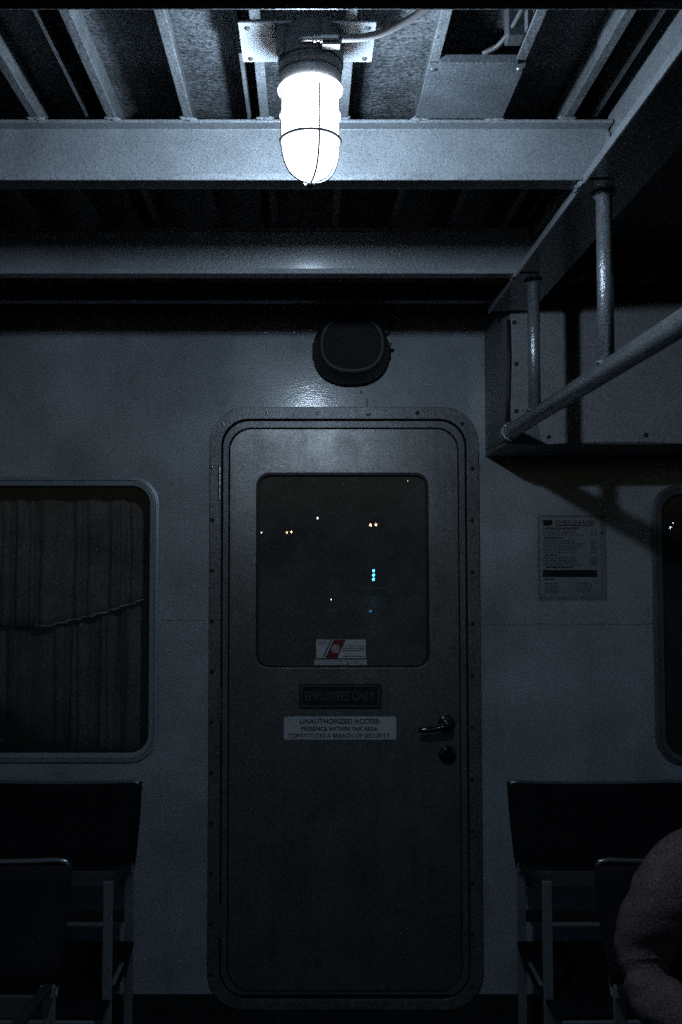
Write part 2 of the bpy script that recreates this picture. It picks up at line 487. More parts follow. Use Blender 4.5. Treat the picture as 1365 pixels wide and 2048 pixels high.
# ------------------------------------------------------------------ overhead steel
def ibeam(y0, near=True, w=0.06, tf=0.006, tw=0.007, lip=.0065, z0=BEAM_B, z1=BEAM_T, lean=0.0):
    "I section whose bottom flange is turned down along one edge"
    c = y0 + w / 2; z = z0 + lip  # lip is added to keep lamp light off the underside
    low = [(y0, z0), (y0 + .005, z0), (y0 + .005, z), (y0 + w, z)] if near else [(y0, z), (y0 + w - .005, z), (y0 + w - .005, z0), (y0 + w, z0)]
    return low + [(y0 + w, z + tf), (c + tw / 2, z + tf), (c + tw / 2, z1 - tf), (y0 + w, z1 - tf), (y0 + w, z1), (y0, z1),
            (y0, z1 - tf), (c - tw / 2 - lean, z1 - tf), (c - tw / 2, z + tf), (y0, z + tf)]
GX0, GX1 = 0.492, 0.612                          # flange of the side girder
for y0, label in ((1.664, 'brightly lit pale steel cross beam directly behind the caged lamp'),
                  (2.219, 'shadowed cross beam with a small lamp highlight, second behind the lamp'),
                  (2.700, 'black shadowed cross beam right above the speaker and the wall'),
                  (1.08, 'dark cross beam at the very top edge of the picture')):
    b = obj('cross_beam', prism(ibeam(y0, y0 > 1.3, z0=BEAM_B + (.068 if y0 > 2.5 else 0), lean=(.014 if 2 < y0 < 2.5 else 0)), 'x', -1.9, GX0 + .055), M['beam'])  # second web tilted for a lamp glint, last beam raised into shadow
    finish(b, .0016, 2); tag(b, label, 'beam', 'cross beams under the deck')
gc = (GX0 + GX1) / 2
gz0, gz1 = BEAM_B - .001, DECKHEAD - .001
gpoly = [(GX0, gz0 - .004), (GX0 + .006, gz0 - .004), (GX0 + .006, gz0 + .004), (GX1, gz0 + .004), (GX1, gz0 + .012), (GX0 + .068, gz0 + .012), (GX0 + .068, gz1), (GX0 + .058, gz1), (GX0 + .058, gz0 + .012), (GX0, gz0 + .012)]  # inner lip added to shade the girder's underside
g = thing('side_girder', (gc, 1.2, gz0), 'long steel girder running back along the right above the hand rail', 'beam')
finish(obj('girder_bar', prism(gpoly, 'y', -0.4, 2.568), M['beam'], g), .0016, 2)
finish(obj('edge_strip', bx(GX0 + .040, GX0 + .0575, 1.735, 2.56, BEAM_T - .020, BEAM_T - .001), M['beam'], g), .001)
for y0 in (1.664, 2.219):
    for z0 in (BEAM_B + .012,):
        pts = [Vector((GX0 + .056 - .003, y0 + .024, z0 + i * .085 / 14)) for i in range(15)]
        finish(obj('weld', tube(pts, [random.uniform(.003, .0065) for _ in pts], 8), M['weld'], g), smooth=True)
    pts = [Vector((GX0 - .001 + random.uniform(-.002, .002), y0 + .004 + i * .005, BEAM_B - .001 + random.uniform(-.002, .002))) for i in range(10)]
    finish(obj('weld', tube(pts, [random.uniform(.003, .006) for _ in pts], 8), M['weld'], g), smooth=True)

# longitudinal stringers: angle bars welded under the plating, each with its welds on the lamp beam
SX = [-0.898, -0.761, -0.624, -0.487, -0.350, -0.213, -0.076, 0.061, 0.198, 0.335, 0.463]
def lump(seed, r=.006):
    rnd = random.Random(seed)
    bm = bmesh.new(); bmesh.ops.create_icosphere(bm, subdivisions=2, radius=r)
    for v in bm.verts: v.co = Vector((v.co.x * rnd.uniform(1.0, 2.0), v.co.y * rnd.uniform(.4, .8), v.co.z * rnd.uniform(.35, .9)))
    me = bpy.data.meshes.new('weld'); bm.to_mesh(me); bm.free()
    for p in me.polygons: p.use_smooth = True
    me.materials.append(M['weld']); return me
LUMPS = [lump(k) for k in range(4)]
for i, x in enumerate(SX):
    zb, zt = BEAM_T + .001, DECKHEAD - .0005
    L = [(x - .010, zb), (x + .006, zb), (x + .006, zb + .004), (x - .006, zb + .004), (x - .006, zt), (x - .010, zt)]
    if x > 0: L = [(2 * x - p[0], p[1]) for p in L][::-1]
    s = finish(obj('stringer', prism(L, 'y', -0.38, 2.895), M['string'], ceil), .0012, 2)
    if -.9 < x < .6:
        for k in range(3):
            obj('weld', LUMPS[(i + k) % 4], None, s, (x + (k - 1) * .008 + random.uniform(-.004, .004), 1.663, BEAM_T + random.uniform(-.001, .003)))
# thin flat bars and a conduit between the stringers
for x, w_ in ((-.402, .006), (-.108, .006), (.520, .01)):
    finish(obj('flat_bar', bx(x - w_ / 2, x + w_ / 2, -0.38, 2.6, DECKHEAD - .056, DECKHEAD - .0005), M['string'], ceil), .001)

# cover sheet under the stringers, to the right of the lamp
cs = thing('cover_sheet', (.27, 1.56, BEAM_T), 'flat grey sheet metal cover under the ceiling right of the lamp', 'cover')
zc = BEAM_T - .003
finish(obj('sheet', bx(.192, .346, 1.468, 1.656, zc, zc + .003), M['sheet'], cs), .0008)
finish(obj('folded_edge', bx(.208, .332, 1.462, 1.468, zc - .002, zc + .012), M['sheet'], cs), .0008)
for x, y in ((.338, 1.485), (.200, 1.485)):
    obj('rivet', lathe([(.001, -.0035), (.004, -.003), (.005, 0)], (x, y, zc), 12), M['screw'], cs)
# loose cable in the open bay
lc = obj('loose_cable', tube(smooth_path([(.275, 1.455, BEAM_T + .006), (.300, 1.43, BEAM_T + .012), (.318, 1.36, BEAM_T + .028), (.318, 1.25, BEAM_T + .045), (.312, 1.15, DECKHEAD - .004)], 8), .0042, 10), M['darkcable'])
finish(lc, smooth=True); tag(lc, 'thin loose cable drooping in the open bay above the cover sheet', 'cable')
jb = thing('junction_block', (.312, 1.415, BEAM_T), 'small dark block in the open ceiling bay beside the loose cable', 'junction box')
finish(obj('block', bx(.303, .328, 1.40, 1.43, BEAM_T + .004, DECKHEAD - .001), M['lampbase'], jb), .002)
finish(obj('bracket', bx(.214, .236, 1.425, 1.45, DECKHEAD - .012, DECKHEAD - .0005), M['lampbase'], jb), .002)

# ------------------------------------------------------------------ caged bulkhead lamp
LX, LY = .003, 1.385
Z = lambda h: EYE + h
lamp = thing('caged_lamp', (LX, LY, Z(.789)), 'glowing white caged lamp hanging under the ceiling', 'lamp')
finish(obj('mounting_plate', bx(-.103, .100, 1.352, 1.462, Z(.7850), Z(.7888)), M['plate'], lamp), .001)
for x in (-.074, .066):
    finish(obj('stud', lathe([(.0085, 0), (.0085, .03)], (x, 1.318, Z(.792)), 10), M['plate'], lamp), smooth=False)
obj('stud_bar', bx(-.095, .088, 1.306, 1.330, Z(.8225), Z(.830)), M['lampbase'], lamp)
for x, y in ((-.09, 1.365), (.088, 1.365), (-.09, 1.45), (.088, 1.45)):
    obj('rivet', lathe([(.001, -.003), (.0035, -.0025), (.0045, 0)], (x, y, Z(.785)), 12), M['screw'], lamp)
base = finish(obj('base', lathe([(.0470, .7848), (.0470, .765), (.0480, .764), (.0485, .748), (.0478, .741), (.0455, .739), (.0455, .735), (.0475, .733), (.0480, .728), (.0455, .724), (.0440, .722)],
             (LX, LY, EYE), 56), M['lampbase'], lamp), .0008)
for k in range(4):
    a = math.radians(-62 + 90 * k)
    c, s = math.cos(a), math.sin(a)
    p = Vector((LX + c * .047, LY + s * .047, Z(.762)))
    finish(obj('lug', lathe([(.008, -.019), (.009, -.015), (.009, .022)], p, 14), M['lampbase'], base), .001)
finish(obj('collar', lathe([(.0430, .7235), (.0450, .7225), (.0455, .7190), (.0430, .7125), (.0400, .7070), (.0375, .7045)], (LX, LY, EYE), 56), M['collar'], lamp), smooth=True)
gp = [(.0380, .7040), (.0465, .7030), (.0487, .7000), (.0478, .6970), (.0430, .6950), (.0415, .692), (.0415, .682), (.0415, .672), (.0415, .6640), (.0432, .6628), (.0455, .6605), (.0448, .6580), (.0415, .6560),
      (.0415, .640), (.0410, .622), (.0390, .604), (.0352, .5885), (.0285, .5765), (.0180, .5690), (.0060, .5660), (.0005, .5655)]
globe = finish(obj('globe', lathe(gp, (LX, LY, EYE), 44), M['globe'], lamp), smooth=True)
finish(obj('bulb', lathe([(.012, .6760), (.016, .6735), (.0195, .668), (.0205, .660), (.0195, .652), (.0160, .6455), (.0100, .6420), (.0010, .6408)], (LX, LY, EYE), 16), M['bulb'], lamp), smooth=True)
ld = bpy.data.lights.new('lamp_light', 'POINT'); ld.energy = LAMP_WATTS; ld.color = LAMP_COLOR; ld.shadow_soft_size = .0185
lo_ = bpy.data.objects.new('lamp_light', ld); C.objects.link(lo_); lo_.parent = lamp; lo_.location = (0, 0, .656 - .789)
finish(obj('bulb_neck', lathe([(.011, .705), (.011, .688), (.010, .6765)], (LX, LY, EYE), 20), M['plate'], lamp), smooth=True)
finish(obj('cage_ring', torus((LX, LY, Z(.622)), .0446, .0023), M['cage'], lamp), smooth=True)
rib = [(.0440, .694), (.0442, .66), (.0446, .622), (.0432, .602), (.0380, .584), (.0300, .571), (.0170, .5625), (.0050, .5600)]
for k in range(4):
    a = math.radians(-73 + 90 * k)
    pts = smooth_path([(LX + r * math.cos(a), LY + r * math.sin(a), EYE + h) for r, h in rib], 5)
    finish(obj('cage_rib', tube(pts, .0016, 10), M['cage'], lamp), smooth=True)
finish(obj('cage_tip', lathe([(.0058, .5605), (.0062, .557), (.0040, .553), (.0034, .5565)], (LX, LY, EYE), 20), M['cage'], lamp), smooth=True)
# gland and supply cable
gy, gz = LY - .0545, Z(.7495)
gl = finish(obj('cable_gland', lathe([(.0062, .0), (.0072, .001), (.0072, .026), (.0050, .027), (.0050, .031), (.0065, .032), (.0065, .036), (.0046, .037), (.0046, .045)], (.0045, gy, gz), 18, axis='x'), M['gland'], lamp), .0004)
gl.data.transform(Matrix.Translation((.048, 0, 0)) @ Matrix.Scale(-1, 4, (1, 0, 0)))
gl.data.flip_normals()
finish(obj('gland_elbow', tube(smooth_path([(.006, gy, gz), (-.002, gy, gz), (-.009, gy + .004, gz + .001), (-.012, gy + .016, gz + .002)], 6), .0048, 14), M['gland'], lamp), smooth=True)
finish(obj('gland_strap', bx(.020, .046, gy - .004, gy + .010, gz - .0115, gz - .0080), M['gland'], lamp), .001)
supply = obj('supply_cable', tube(smooth_path([(.047, gy, gz), (.085, gy - .001, gz + .002), (.120, gy - .008, gz + .010), (.160, gy - .030, gz + .022), (.188, gy - .06, gz + .034), (.205, gy - .12, gz + .05), (.215, gy - .22, gz + .07)], 8), .0056, 14), M['cable'])
finish(supply, smooth=True); tag(supply, 'grey supply cable curving up from the lamp to the ceiling', 'cable')

# ------------------------------------------------------------------ door
dloc = Vector((W(685, 1500).x, WALL_Y, 0))
YF = WALL_Y - .011
frame = thing('door_frame', (dloc.x, WALL_Y, 0), 'dark metal rounded door frame with screws around the door', 'door frame')
fo, fi = px_rr(415, 815, 956, 2017, .112), px_rr(439, 839, 932, 1996, .083)
finish(obj('flange', loft([(fo, WALL_Y - .0005), (fo, YF), (fi, YF), (fi, WALL_Y + .045)]), M['doorframe'], frame), .0016, 2)
def screw_mesh(r, m, mname):
    bm = lathe([(r * .1, -.0030), (r * .7, -.0026), (r, -.0012), (r, .0008)], (0, 0, 0), 14, axis='y')
    me = bpy.data.meshes.new('screw'); bmesh.ops.recalc_face_normals(bm, faces=bm.faces); bm.to_mesh(me); bm.free(); me.materials.append(m); return me
def slot_mesh(r):
    bm = bx(-r * .7, r * .7, -.0034, -.0024, -r * .14, r * .14); box(bm, -r * .14, r * .14, -.0035, -.0024, -r * .7, r * .7)
    me = bpy.data.meshes.new('slot'); bm.to_mesh(me); bm.free(); me.materials.append(M['gap']); return me
SCR, SCD, SLOT = screw_mesh(.0056, M['screw'], 's'), screw_mesh(.0062, M['darkscrew'], 'd'), slot_mesh(.0054)
spots = [(534, 826, 0), (634, 826, 0), (835, 826, 1), (447, 848, 0), (925, 848, 1), (424, 934, 0)]
spots += [(425 - i * .35, 1040 + 101 * i, 1) for i in range(10)] + [(945, 937 + 103.5 * i, 1) for i in range(11)]
for px, py, d in spots:
    p = W(px, py, YF)
    s = obj('screw', SCD if d else SCR, None, frame, (p.x, YF - .0006, p.z))
    s.rotation_euler.y = random.uniform(0, 1.5)
    sl = obj('slot', SLOT, None, s, (p.x, YF - .0006, p.z))
    sl.rotation_euler.y = 0
p = W(737, 829, YF)
finish(obj('paint_blob', LUMPS[1], None, frame, (p.x, YF, p.z)))

door = thing('metal_door', (dloc.x, WALL_Y, 0), 'worn metal cabin door with a square window and two signs', 'door')
YL = WALL_Y - .004
ro, ri = px_rr(442, 842, 929, 1993, .080), px_rr(454, 856, 917, 1981, .068)
YP = WALL_Y - .011
lo = px_rr(456.5, 858.5, 914.5, 1978, .066)
wo = px_rr(513, 947, 856, 1334, .040)
wi = px_rr(517, 951, 852, 1330, .037)
finish(obj('leaf_edge', loft([(ro, WALL_Y + .040), (ro, YL), (ri, YL), (ri, WALL_Y + .03)]), M['doorframe'], door), .0015, 2)
leaf = finish(obj('leaf_panel', loft([(lo, WALL_Y + .03), (lo, YP), (wo, YP), (wo, WALL_Y + .022)]), M['door'], door), .0022, 3)
obj('gap_seal', loft([(px_rr(436, 836, 935, 2000, .08), WALL_Y + .043), (px_rr(460, 862, 911, 1975, .06), WALL_Y + .043)]), M['gap'], door)
finish(obj('window_gasket', loft([(wo, YP + .004), (wo, YP - .002), (wi, YP - .002), (wi, WALL_Y + .012)]), M['rubber'], door), .001, 2)
obj('window_pane', loft([(px_rr(514, 948, 855, 1333, .038), WALL_Y + .004)], cap0=True), M['doorglass'], door)
for y0, y1, m in ((934, 1001, 'screw'), (1378, 1442, 'doorframe'), (1812, 1876, 'doorframe')):
    a, b = W(440, y0, YF), W(440, y1, YF)
    hg = obj('hinge', lathe([(.0058, 0), (.0064, .001), (.0064, .002)], (a.x, YF - .001, a.z), 16), M[m], door)
    n = 5; Lh = (a.z - b.z) / n
    for k in range(n):
        finish(obj('knuckle', lathe([(.0050, 0.0006), (.0060, .0016), (.0060, Lh - .0016), (.0050, Lh - .0006)], (a.x, YF - .001, b.z + k * Lh), 16), M[m], hg), smooth=False)
# lever handle and lock
hp = W(893, 1447, YP)
hd = finish(obj('handle', lathe([(.0255, 0), (.0255, -.004), (.0225, -.009), (.0130, -.011), (.0125, -.030), (.0135, -.036), (.0115, -.047), (.004, -.050)], (hp.x, YP - .0003, hp.z), 32, axis='y'), M['chrome'], door), .0006)
lv = smooth_path([(hp.x + .004, YP - .040, hp.z - .001), (hp.x - .015, YP - .042, hp.z - .004), (hp.x - .045, YP - .042, hp.z - .010), (hp.x - .075, YP - .041, hp.z - .012), (hp.x - .086, YP - .036, hp.z - .012)], 6)
finish(obj('lever', tube(lv, [.0115] * 8 + [.0095] * 9 + [.0088] * (len(lv) - 19) + [.007, .003], 16), M['chrome'], hd), smooth=True)
kp = W(895, 1508, YP)
lk = finish(obj('deadbolt', lathe([(.0262, 0), (.0262, -.006), (.0235, -.012), (.0170, -.016), (.0165, -.0165), (.0020, -.0165)], (kp.x, YP - .0003, kp.z), 36, axis='y'), M['chrome'], door), .0006)
obj('keyway', bx(kp.x - .0012, kp.x + .0012, YP - .0175, YP - .0160, kp.z - .006, kp.z + .006), M['gap'], lk)

# signs on the door
def flat_sign(name, x0, y0, x1, y1, r, yb, t, m, label, cat):
    p = W((x0 + x1) / 2, y1, yb)
    s = thing(name, (p.x, yb, p.z), label, cat)
    lp = px_rr(x0, y0, x1, y1, r, yb)
    finish(obj('backing', loft([(lp, yb - .0004), (lp, yb - t)], cap1=True, cap0=True), m, s), .0006)
    return s
def px_text(name, s, x0, y0, x1, y1, y, m, parent, bold=0.0):
    a, b = W(x0, y1, y), W(x1, y0, y)
    return text_mesh(name, s, (a.x + b.x) / 2, (a.z + b.z) / 2, y, b.x - a.x, b.z - a.z, m, parent, bold)
s = flat_sign('employees_sign', 599, 1367, 763, 1417, .004, YP, .004, M['signblack'], 'black plate reading employees only under the door window', 'sign')
ys = YP - .0047
bo, bi = px_rr(603, 1371, 759, 1413, .003, ys), px_rr(605, 1373, 757, 1411, .0025, ys)
obj('border_line', loft([(bo, ys), (bi, ys)]), M['signgrey'], s)
px_text('lettering', 'EMPLOYEES ONLY', 611, 1383, 750, 1401, ys, M['signgrey'], s)
s = flat_sign('security_notice', 568, 1433, 793, 1479, .008, YP, .0012, M['white'], 'white rounded notice reading unauthorized access on the door', 'notice')
ys = YP - .0020
px_text('lettering', 'UNAUTHORIZED ACCESS:', 600, 1437.5, 760, 1447.5, ys, M['ink'], s, .02)
px_text('lettering', 'PRESENCE WITHIN THE AREA', 603, 1453.5, 756, 1462, ys, M['ink'], s, .02)
px_text('lettering', 'CONSTITUTES A BREACH OF SECURITY.', 577, 1467, 782, 1475.5, ys, M['ink'], s, .02)
# inspection sticker on the pane
yg = WALL_Y + .004
p = W(683, 1332, yg)
st = thing('inspection_sticker', (p.x, yg, p.z), 'white window sticker with a red slanted stripe and round emblem', 'sticker')
def px_poly(pts, y): return [(W(a, b, y).x, W(a, b, y).z) for a, b in pts]
def flat(name, pts, y, m, parent):
    bm = bmesh.new(); bm.faces.new([bm.verts.new((x, y, z)) for x, z in px_poly(pts, y)])
    return obj(name, bm, m, parent)
y1 = yg - .0012
obj('card', prism(px_poly([(633, 1279), (732, 1279), (732, 1316.5), (633, 1316.5)], y1), 'y', y1, yg - .0003), M['white'], st)
obj('lower_strip', prism(px_poly([(629.5, 1319.5), (734, 1319.5), (734, 1331.5), (629.5, 1331.5)], y1), 'y', y1, yg - .0003), M['white'], st)
y2 = y1 - .0005
flat('red_stripe', [(668, 1279.4), (692, 1279.4), (675, 1316.2), (651, 1316.2)], y2, M['red'], st)
flat('thin_stripe', [(662, 1279.4), (664.5, 1279.4), (647.5, 1316.2), (645, 1316.2)], y2, M['navy'], st)
ec = W(671.5, 1297.5, y2)
for r0, r1, m, k in ((.0125, .0098, 'white', 0), (.0082, .0, 'white', 1), (.0052, .0036, 'navy', 2)):
    bm = bmesh.new(); n = 24
    A = [bm.verts.new((ec.x + r0 * math.cos(2 * PI * i / n), y2 - .0003 - k * .0002, ec.z + r0 * math.sin(2 * PI * i / n))) for i in range(n)]
    if r1:
        B = [bm.verts.new((ec.x + r1 * math.cos(2 * PI * i / n), y2 - .0003 - k * .0002, ec.z + r1 * math.sin(2 * PI * i / n))) for i in range(n)]
        for i in range(n): bm.faces.new((A[i], A[(i + 1) % n], B[(i + 1) % n], B[i]))
    else: bm.faces.new(A)
    obj('emblem', bm, M[m], st)
px_text('lettering', 'U.S. COAST GUARD', 688, 1290, 729, 1293.5, y2, M['greyink'], st, .01)
def print_rows(parent, rows, y, m, seed):
    "unreadable small print: a run of word-sized dashes for every line"
    rnd = random.Random(seed)
    for x0, x1, yy, h in rows:
        bm = bmesh.new(); x = x0
        while x < x1 - 1:
            wlen = min(rnd.uniform(3, 11), x1 - x)
            q = px_poly([(x, yy), (x + wlen, yy), (x + wlen, yy + h), (x, yy + h)], y)
            bm.faces.new([bm.verts.new((a, y, b)) for a, b in q]); x += wlen + rnd.uniform(.8, 1.8)
        o = obj('print_line', bm, m, parent)
print_rows(st, [(687, 729, 1295.5, 2.2), (685, 729, 1300, 2.2), (688, 729, 1311.5, 2.2), (637, 652, 1282, 2), (637, 652, 1286, 2), (633, 728, 1322, 1.2), (633, 728, 1327, 1.2)], y2, M['greyink'], 3)
for a, b in ((682, 1322.5), (696, 1327), (712.5, 1324)):
    flat('mark', [(a - 1.6, b - 1.6), (a + 1.6, b - 1.6), (a + 1.6, b + 1.6), (a - 1.6, b + 1.6)], y2 - .0003, M['ink'], st)

# ------------------------------------------------------------------ windows
def window(name, x0, y0, x1, y1, ro_, label, fm):
    p = W((x0 + x1) / 2, y1)
    t = thing(name, (p.x, WALL_Y, p.z), label, 'window')
    A = px_rr(x0, y0, x1, y1, ro_); B = px_rr(x0 + 8, y0 + 8, x1 - 8, y1 - 8, ro_ - .012)
    Cc = px_rr(x0 + 9, y0 + 9, x1 - 9, y1 - 9, ro_ - .0135); D = px_rr(x0 + 19, y0 + 19, x1 - 19, y1 - 19, ro_ - .028)
    E = px_rr(x0 + 22, y0 + 22, x1 - 22, y1 - 22, ro_ - .032)
    finish(obj('outer_frame', loft([(A, WALL_Y - .0004), (A, WALL_Y - .008), (B, WALL_Y - .010), (B, WALL_Y - .004)]), fm, t), .0012, 2)
    finish(obj('inner_frame', loft([(B, WALL_Y - .003), (Cc, WALL_Y - .003), (Cc, WALL_Y - .011), (D, WALL_Y - .009), (D, WALL_Y + .03)]), fm, t), .0012, 2)
    finish(obj('gasket', loft([(D, WALL_Y + .001), (E, WALL_Y + .001), (E, WALL_Y + .010)]), M['rubber'], t), .0006)
    obj('pane', loft([(D, WALL_Y + .006)], cap0=True), M['glass'], t)
    return t
window('cabin_window', -270, 953, 321, 1524, .085, 'rounded aluminium window with dark curtains left of the door', M['winframe'])
window('cabin_window', 1312, 970, 1900, 1530, .085, 'rounded dark window cut by the right edge of the picture', M['doorframe'])  # darker metal than the left frame; its weaker light is in the colour
# curtains behind the left pane
def curtain(name, x0, x1, zt, zb, y, amp, label, m, seed, thick=.003, zfun=None, hem=False):
    rnd = random.Random(seed); bm = bmesh.new(); nx, nz = 260, 14
    ph = [rnd.uniform(0, 6) for _ in range(4)]; grid = []
    for i in range(nx + 1):
        x = x0 + (x1 - x0) * i / nx
        u = x * 112 + 2.6 * math.sin(x * 17 + ph[0]) + 1.2 * math.sin(x * 41 + ph[2])
        f = .6 * math.sin(u * .55 + ph[1]) + .35 * math.sin(u * 1.05 + ph[2]) + .15 * math.sin(u * 2.1 + ph[3])
        zz = zfun(x) if zfun else zb
        grid.append([bm.verts.new((x + .002 * math.sin(k * .7 + u), y + amp * f * (1 + .25 * k / nz), zt + (zz - zt) * k / nz)) for k in range(nz + 1)])
    for i in range(nx):
        for k in range(nz): bm.faces.new((grid[i][k], grid[i + 1][k], grid[i + 1][k + 1], grid[i][k + 1]))
    o = finish(obj(name, bm, m), smooth=True)
    md = o.modifiers.new('solid', 'SOLIDIFY'); md.thickness = thick
    if label: tag(o, label, 'curtain', 'curtains behind the left window')
    return o
zt_, zb_ = W(0, 958, 3.0).z, W(0, 1520, 3.0).z
xl, xr = W(-262, 1200, 3.0).x, W(318, 1200, 3.0).x
curtain('curtain', xl, xr, zt_, zb_, 3.062, .020, 'long dark pleated curtain hanging behind the left window', M['curtain'], 2)
def hemline(x):
    px = CX + x / 3.0 * FPX
    py = 1252 - max(0, (math.floor(px / 27) * 27 * .6 + px * .4 - 90)) * .24 - max(0, px - 215) * .10
    return W(px, py, 3.0).z
sh = curtain('short_curtain', xl, xr, zt_, zb_, 3.022, .013, 'shorter sheer curtain whose pale hem crosses the left window', M['curtain'], 5, .002, hemline)
n = 160; pts = []
rnd = random.Random(5); ph = [rnd.uniform(0, 6) for _ in range(4)]
for i in range(n + 1):
    x = W(70, 1200, 3.0).x + (xr - W(70, 1200, 3.0).x) * i / n
    u = x * 112 + 2.6 * math.sin(x * 17 + ph[0]) + 1.2 * math.sin(x * 41 + ph[2])
    f = .6 * math.sin(u * .55 + ph[1]) + .35 * math.sin(u * 1.05 + ph[2]) + .15 * math.sin(u * 2.1 + ph[3])
    pts.append((x + .002 * math.sin(14 * .7 + u), 3.022 + .013 * f * 1.25 - .0045, hemline(x)))
finish(obj('hem', tube(pts, .0030, 6), M['hem'], sh), smooth=True)

# ------------------------------------------------------------------ speaker above the door
sc_ = W(703, 697, 2.83)
spk = thing('wall_speaker', (sc_.x, WALL_Y, sc_.z), 'black rounded loudspeaker mounted above the door', 'speaker')
def sup(cx, cz, a, b, e=2.35, n=56):
    out = []
    for k in range(n):
        t = 2 * PI * k / n; c, s = math.cos(t), math.sin(t)
        out.append((cx + a * abs(c) ** (2 / e) * (1 if c > 0 else -1), cz + b * abs(s) ** (2 / e) * (1 if s > 0 else -1)))
    return out
x, z = sc_.x, sc_.z
finish(obj('housing', loft([(sup(x, z, .095, .085), 2.899), (sup(x, z, .112, .100), 2.885), (sup(x, z, .115, .102), 2.860), (sup(x, z, .112, .099), 2.835), (sup(x, z, .103, .092), 2.790), (sup(x, z, .098, .088), 2.772),
                     (sup(x, z, .094, .084), 2.767), (sup(x, z, .088, .077), 2.767), (sup(x, z, .086, .075), 2.774)], cap0=True, cap1=True), M['speaker'], spk), smooth=True)
finish(obj('grille_rim', loft([(sup(x, z, .091, .0800), 2.7675), (sup(x, z, .0885, .0775), 2.7645), (sup(x, z, .086, .075), 2.7675)]), M['rail'], spk), smooth=True)
finish(obj('grille', loft([(sup(x, z, .086, .075), 2.772), (sup(x, z, .080, .070), 2.769), (sup(x, z, .04, .035), 2.7665), (sup(x, z, .004, .004), 2.766)], cap1=True), M['grille'], spk), smooth=True)
for sgn in (-1, 1):
    finish(obj('side_bracket', bx(min(x + sgn * .100, x + sgn * .117), max(x + sgn * .100, x + sgn * .117), 2.845, 2.899, z - .022, z + .022), M['speaker'], spk), .004, 2)
obj('bolt', lathe([(.004, 0), (.006, -.004), (.006, -.012)], (x + .116, 2.83, z + .01), 12, axis='y'), M['darkscrew'], spk)
finish(obj('lead', tube(smooth_path([(x + .10, 2.87, z + .05), (x + .118, 2.885, z + .062), (x + .128, 2.893, z + .085), (x + .130, 2.896, z + .12)], 6), .0025, 8), M['darkcable'], spk), smooth=True)

# ------------------------------------------------------------------ locker box in the upper right corner
BXF, BXL = 2.578, 0.543
lk_ = thing('overhead_locker', (.9, WALL_Y, EYE + .32), 'boxy locker with a pale bolted cover high on the right', 'locker')
bz0, bz1 = W(1200, 888, BXF).z, EYE + .702
finish(obj('locker_body', prism([(BXL, WALL_Y - .0005), (BXL, BXF + .05), (BXL + .012, BXF + .004), (1.9, BXF + .004), (1.9, WALL_Y - .0005)], 'z', bz0, bz1), M['locker'], lk_), .002)
cov = px_poly([(1022, 622), (1022, 838), (1028, 843), (1060, 845), (1078, 852), (1082, 878), (1086, 886), (1096, 888.5)], BXF)
cov += px_poly([(1140, 886.5), (1200, 884.5), (1290, 884), (1420, 890), (1560, 888), (1900, 888)], BXF) + px_poly([(1900, 604), (1080, 606), (1066, 620)], BXF)
finish(obj('cover_panel', prism(cov[::-1], 'y', BXF, BXF + .0035), M['canvas'], lk_), .0008)
for px, py in ((1029, 645), (1033, 728), (1033, 822), (1098, 874), (1292, 870)):
    p = W(px, py, BXF)
    obj('bolt', lathe([(.001, -.004), (.0055, -.0035), (.0065, 0)], (p.x, BXF - .0002, p.z), 14, axis='y'), M['darkscrew'], lk_)
a, b = W(1017, 640, BXF - .01), W(1014, 850, BXF - .01)
finish(obj('corner_strip', tube([a, a.lerp(b, .35) + Vector((.004, 0, 0)), a.lerp(b, .7) + Vector((.003, 0, 0)), b], .0045, 8), M['darkscrew'], lk_), smooth=True)
a, b = W(1012, 842, BXF - .012), W(1011, 866, BXF - .012)
finish(obj('latch', tube([a, b], .004, 10), M['screw'], lk_), smooth=True)
a, b = W(1019, 872, BXF - .01), Vector((W(978, 900).x, WALL_Y - .004, W(978, 900).z))
finish(obj('stay', tube([a, b], .012, 6), M['locker'], lk_), smooth=False)

# ------------------------------------------------------------------ hand rail hung from the girder
RX, RZ = .549, EYE + .348
hr = thing('hanging_rail', (RX, 1.7, RZ), 'grey pipe hand rail hung on two posts below the side girder', 'rail')
finish(obj('rail_pipe', tube([(RX, .25, RZ), (RX, 1.2, RZ), (RX, BXF - .006, RZ)], .0195, 22), M['pipe'], hr), smooth=True)
finish(obj('end_collar', lathe([(.024, 0), (.026, .002), (.026, .012), (.022, .014)], (RX, BXF - .019, RZ), 24, axis='y'), M['pipe'], hr), .001)
def post(px):
    D = RX / ((px - CX) / FPX)
    t = gz0 + .0035
    finish(obj('post', tube([(RX, D, RZ + .014), (RX, D, t)], .0148, 22), M['pipe'], hr), smooth=True)
    finish(obj('post_flange', lathe([(.0150, -.010), (.020, -.006), (.022, -.004), (.022, -.0003)], (RX, D, t), 22), M['pipe'], hr), .0008)
    pts = [Vector((RX + .0165 * math.cos(k * PI / 9), D + .0165 * math.sin(k * PI / 9), RZ + .0165 + .003 * math.cos(2 * k * PI / 9) - .003)) for k in range(19)]
    finish(obj('weld', tube(pts, [random.uniform(.002, .004) for _ in pts], 8), M['weld'], hr), smooth=True)
post(1219); post(1073)

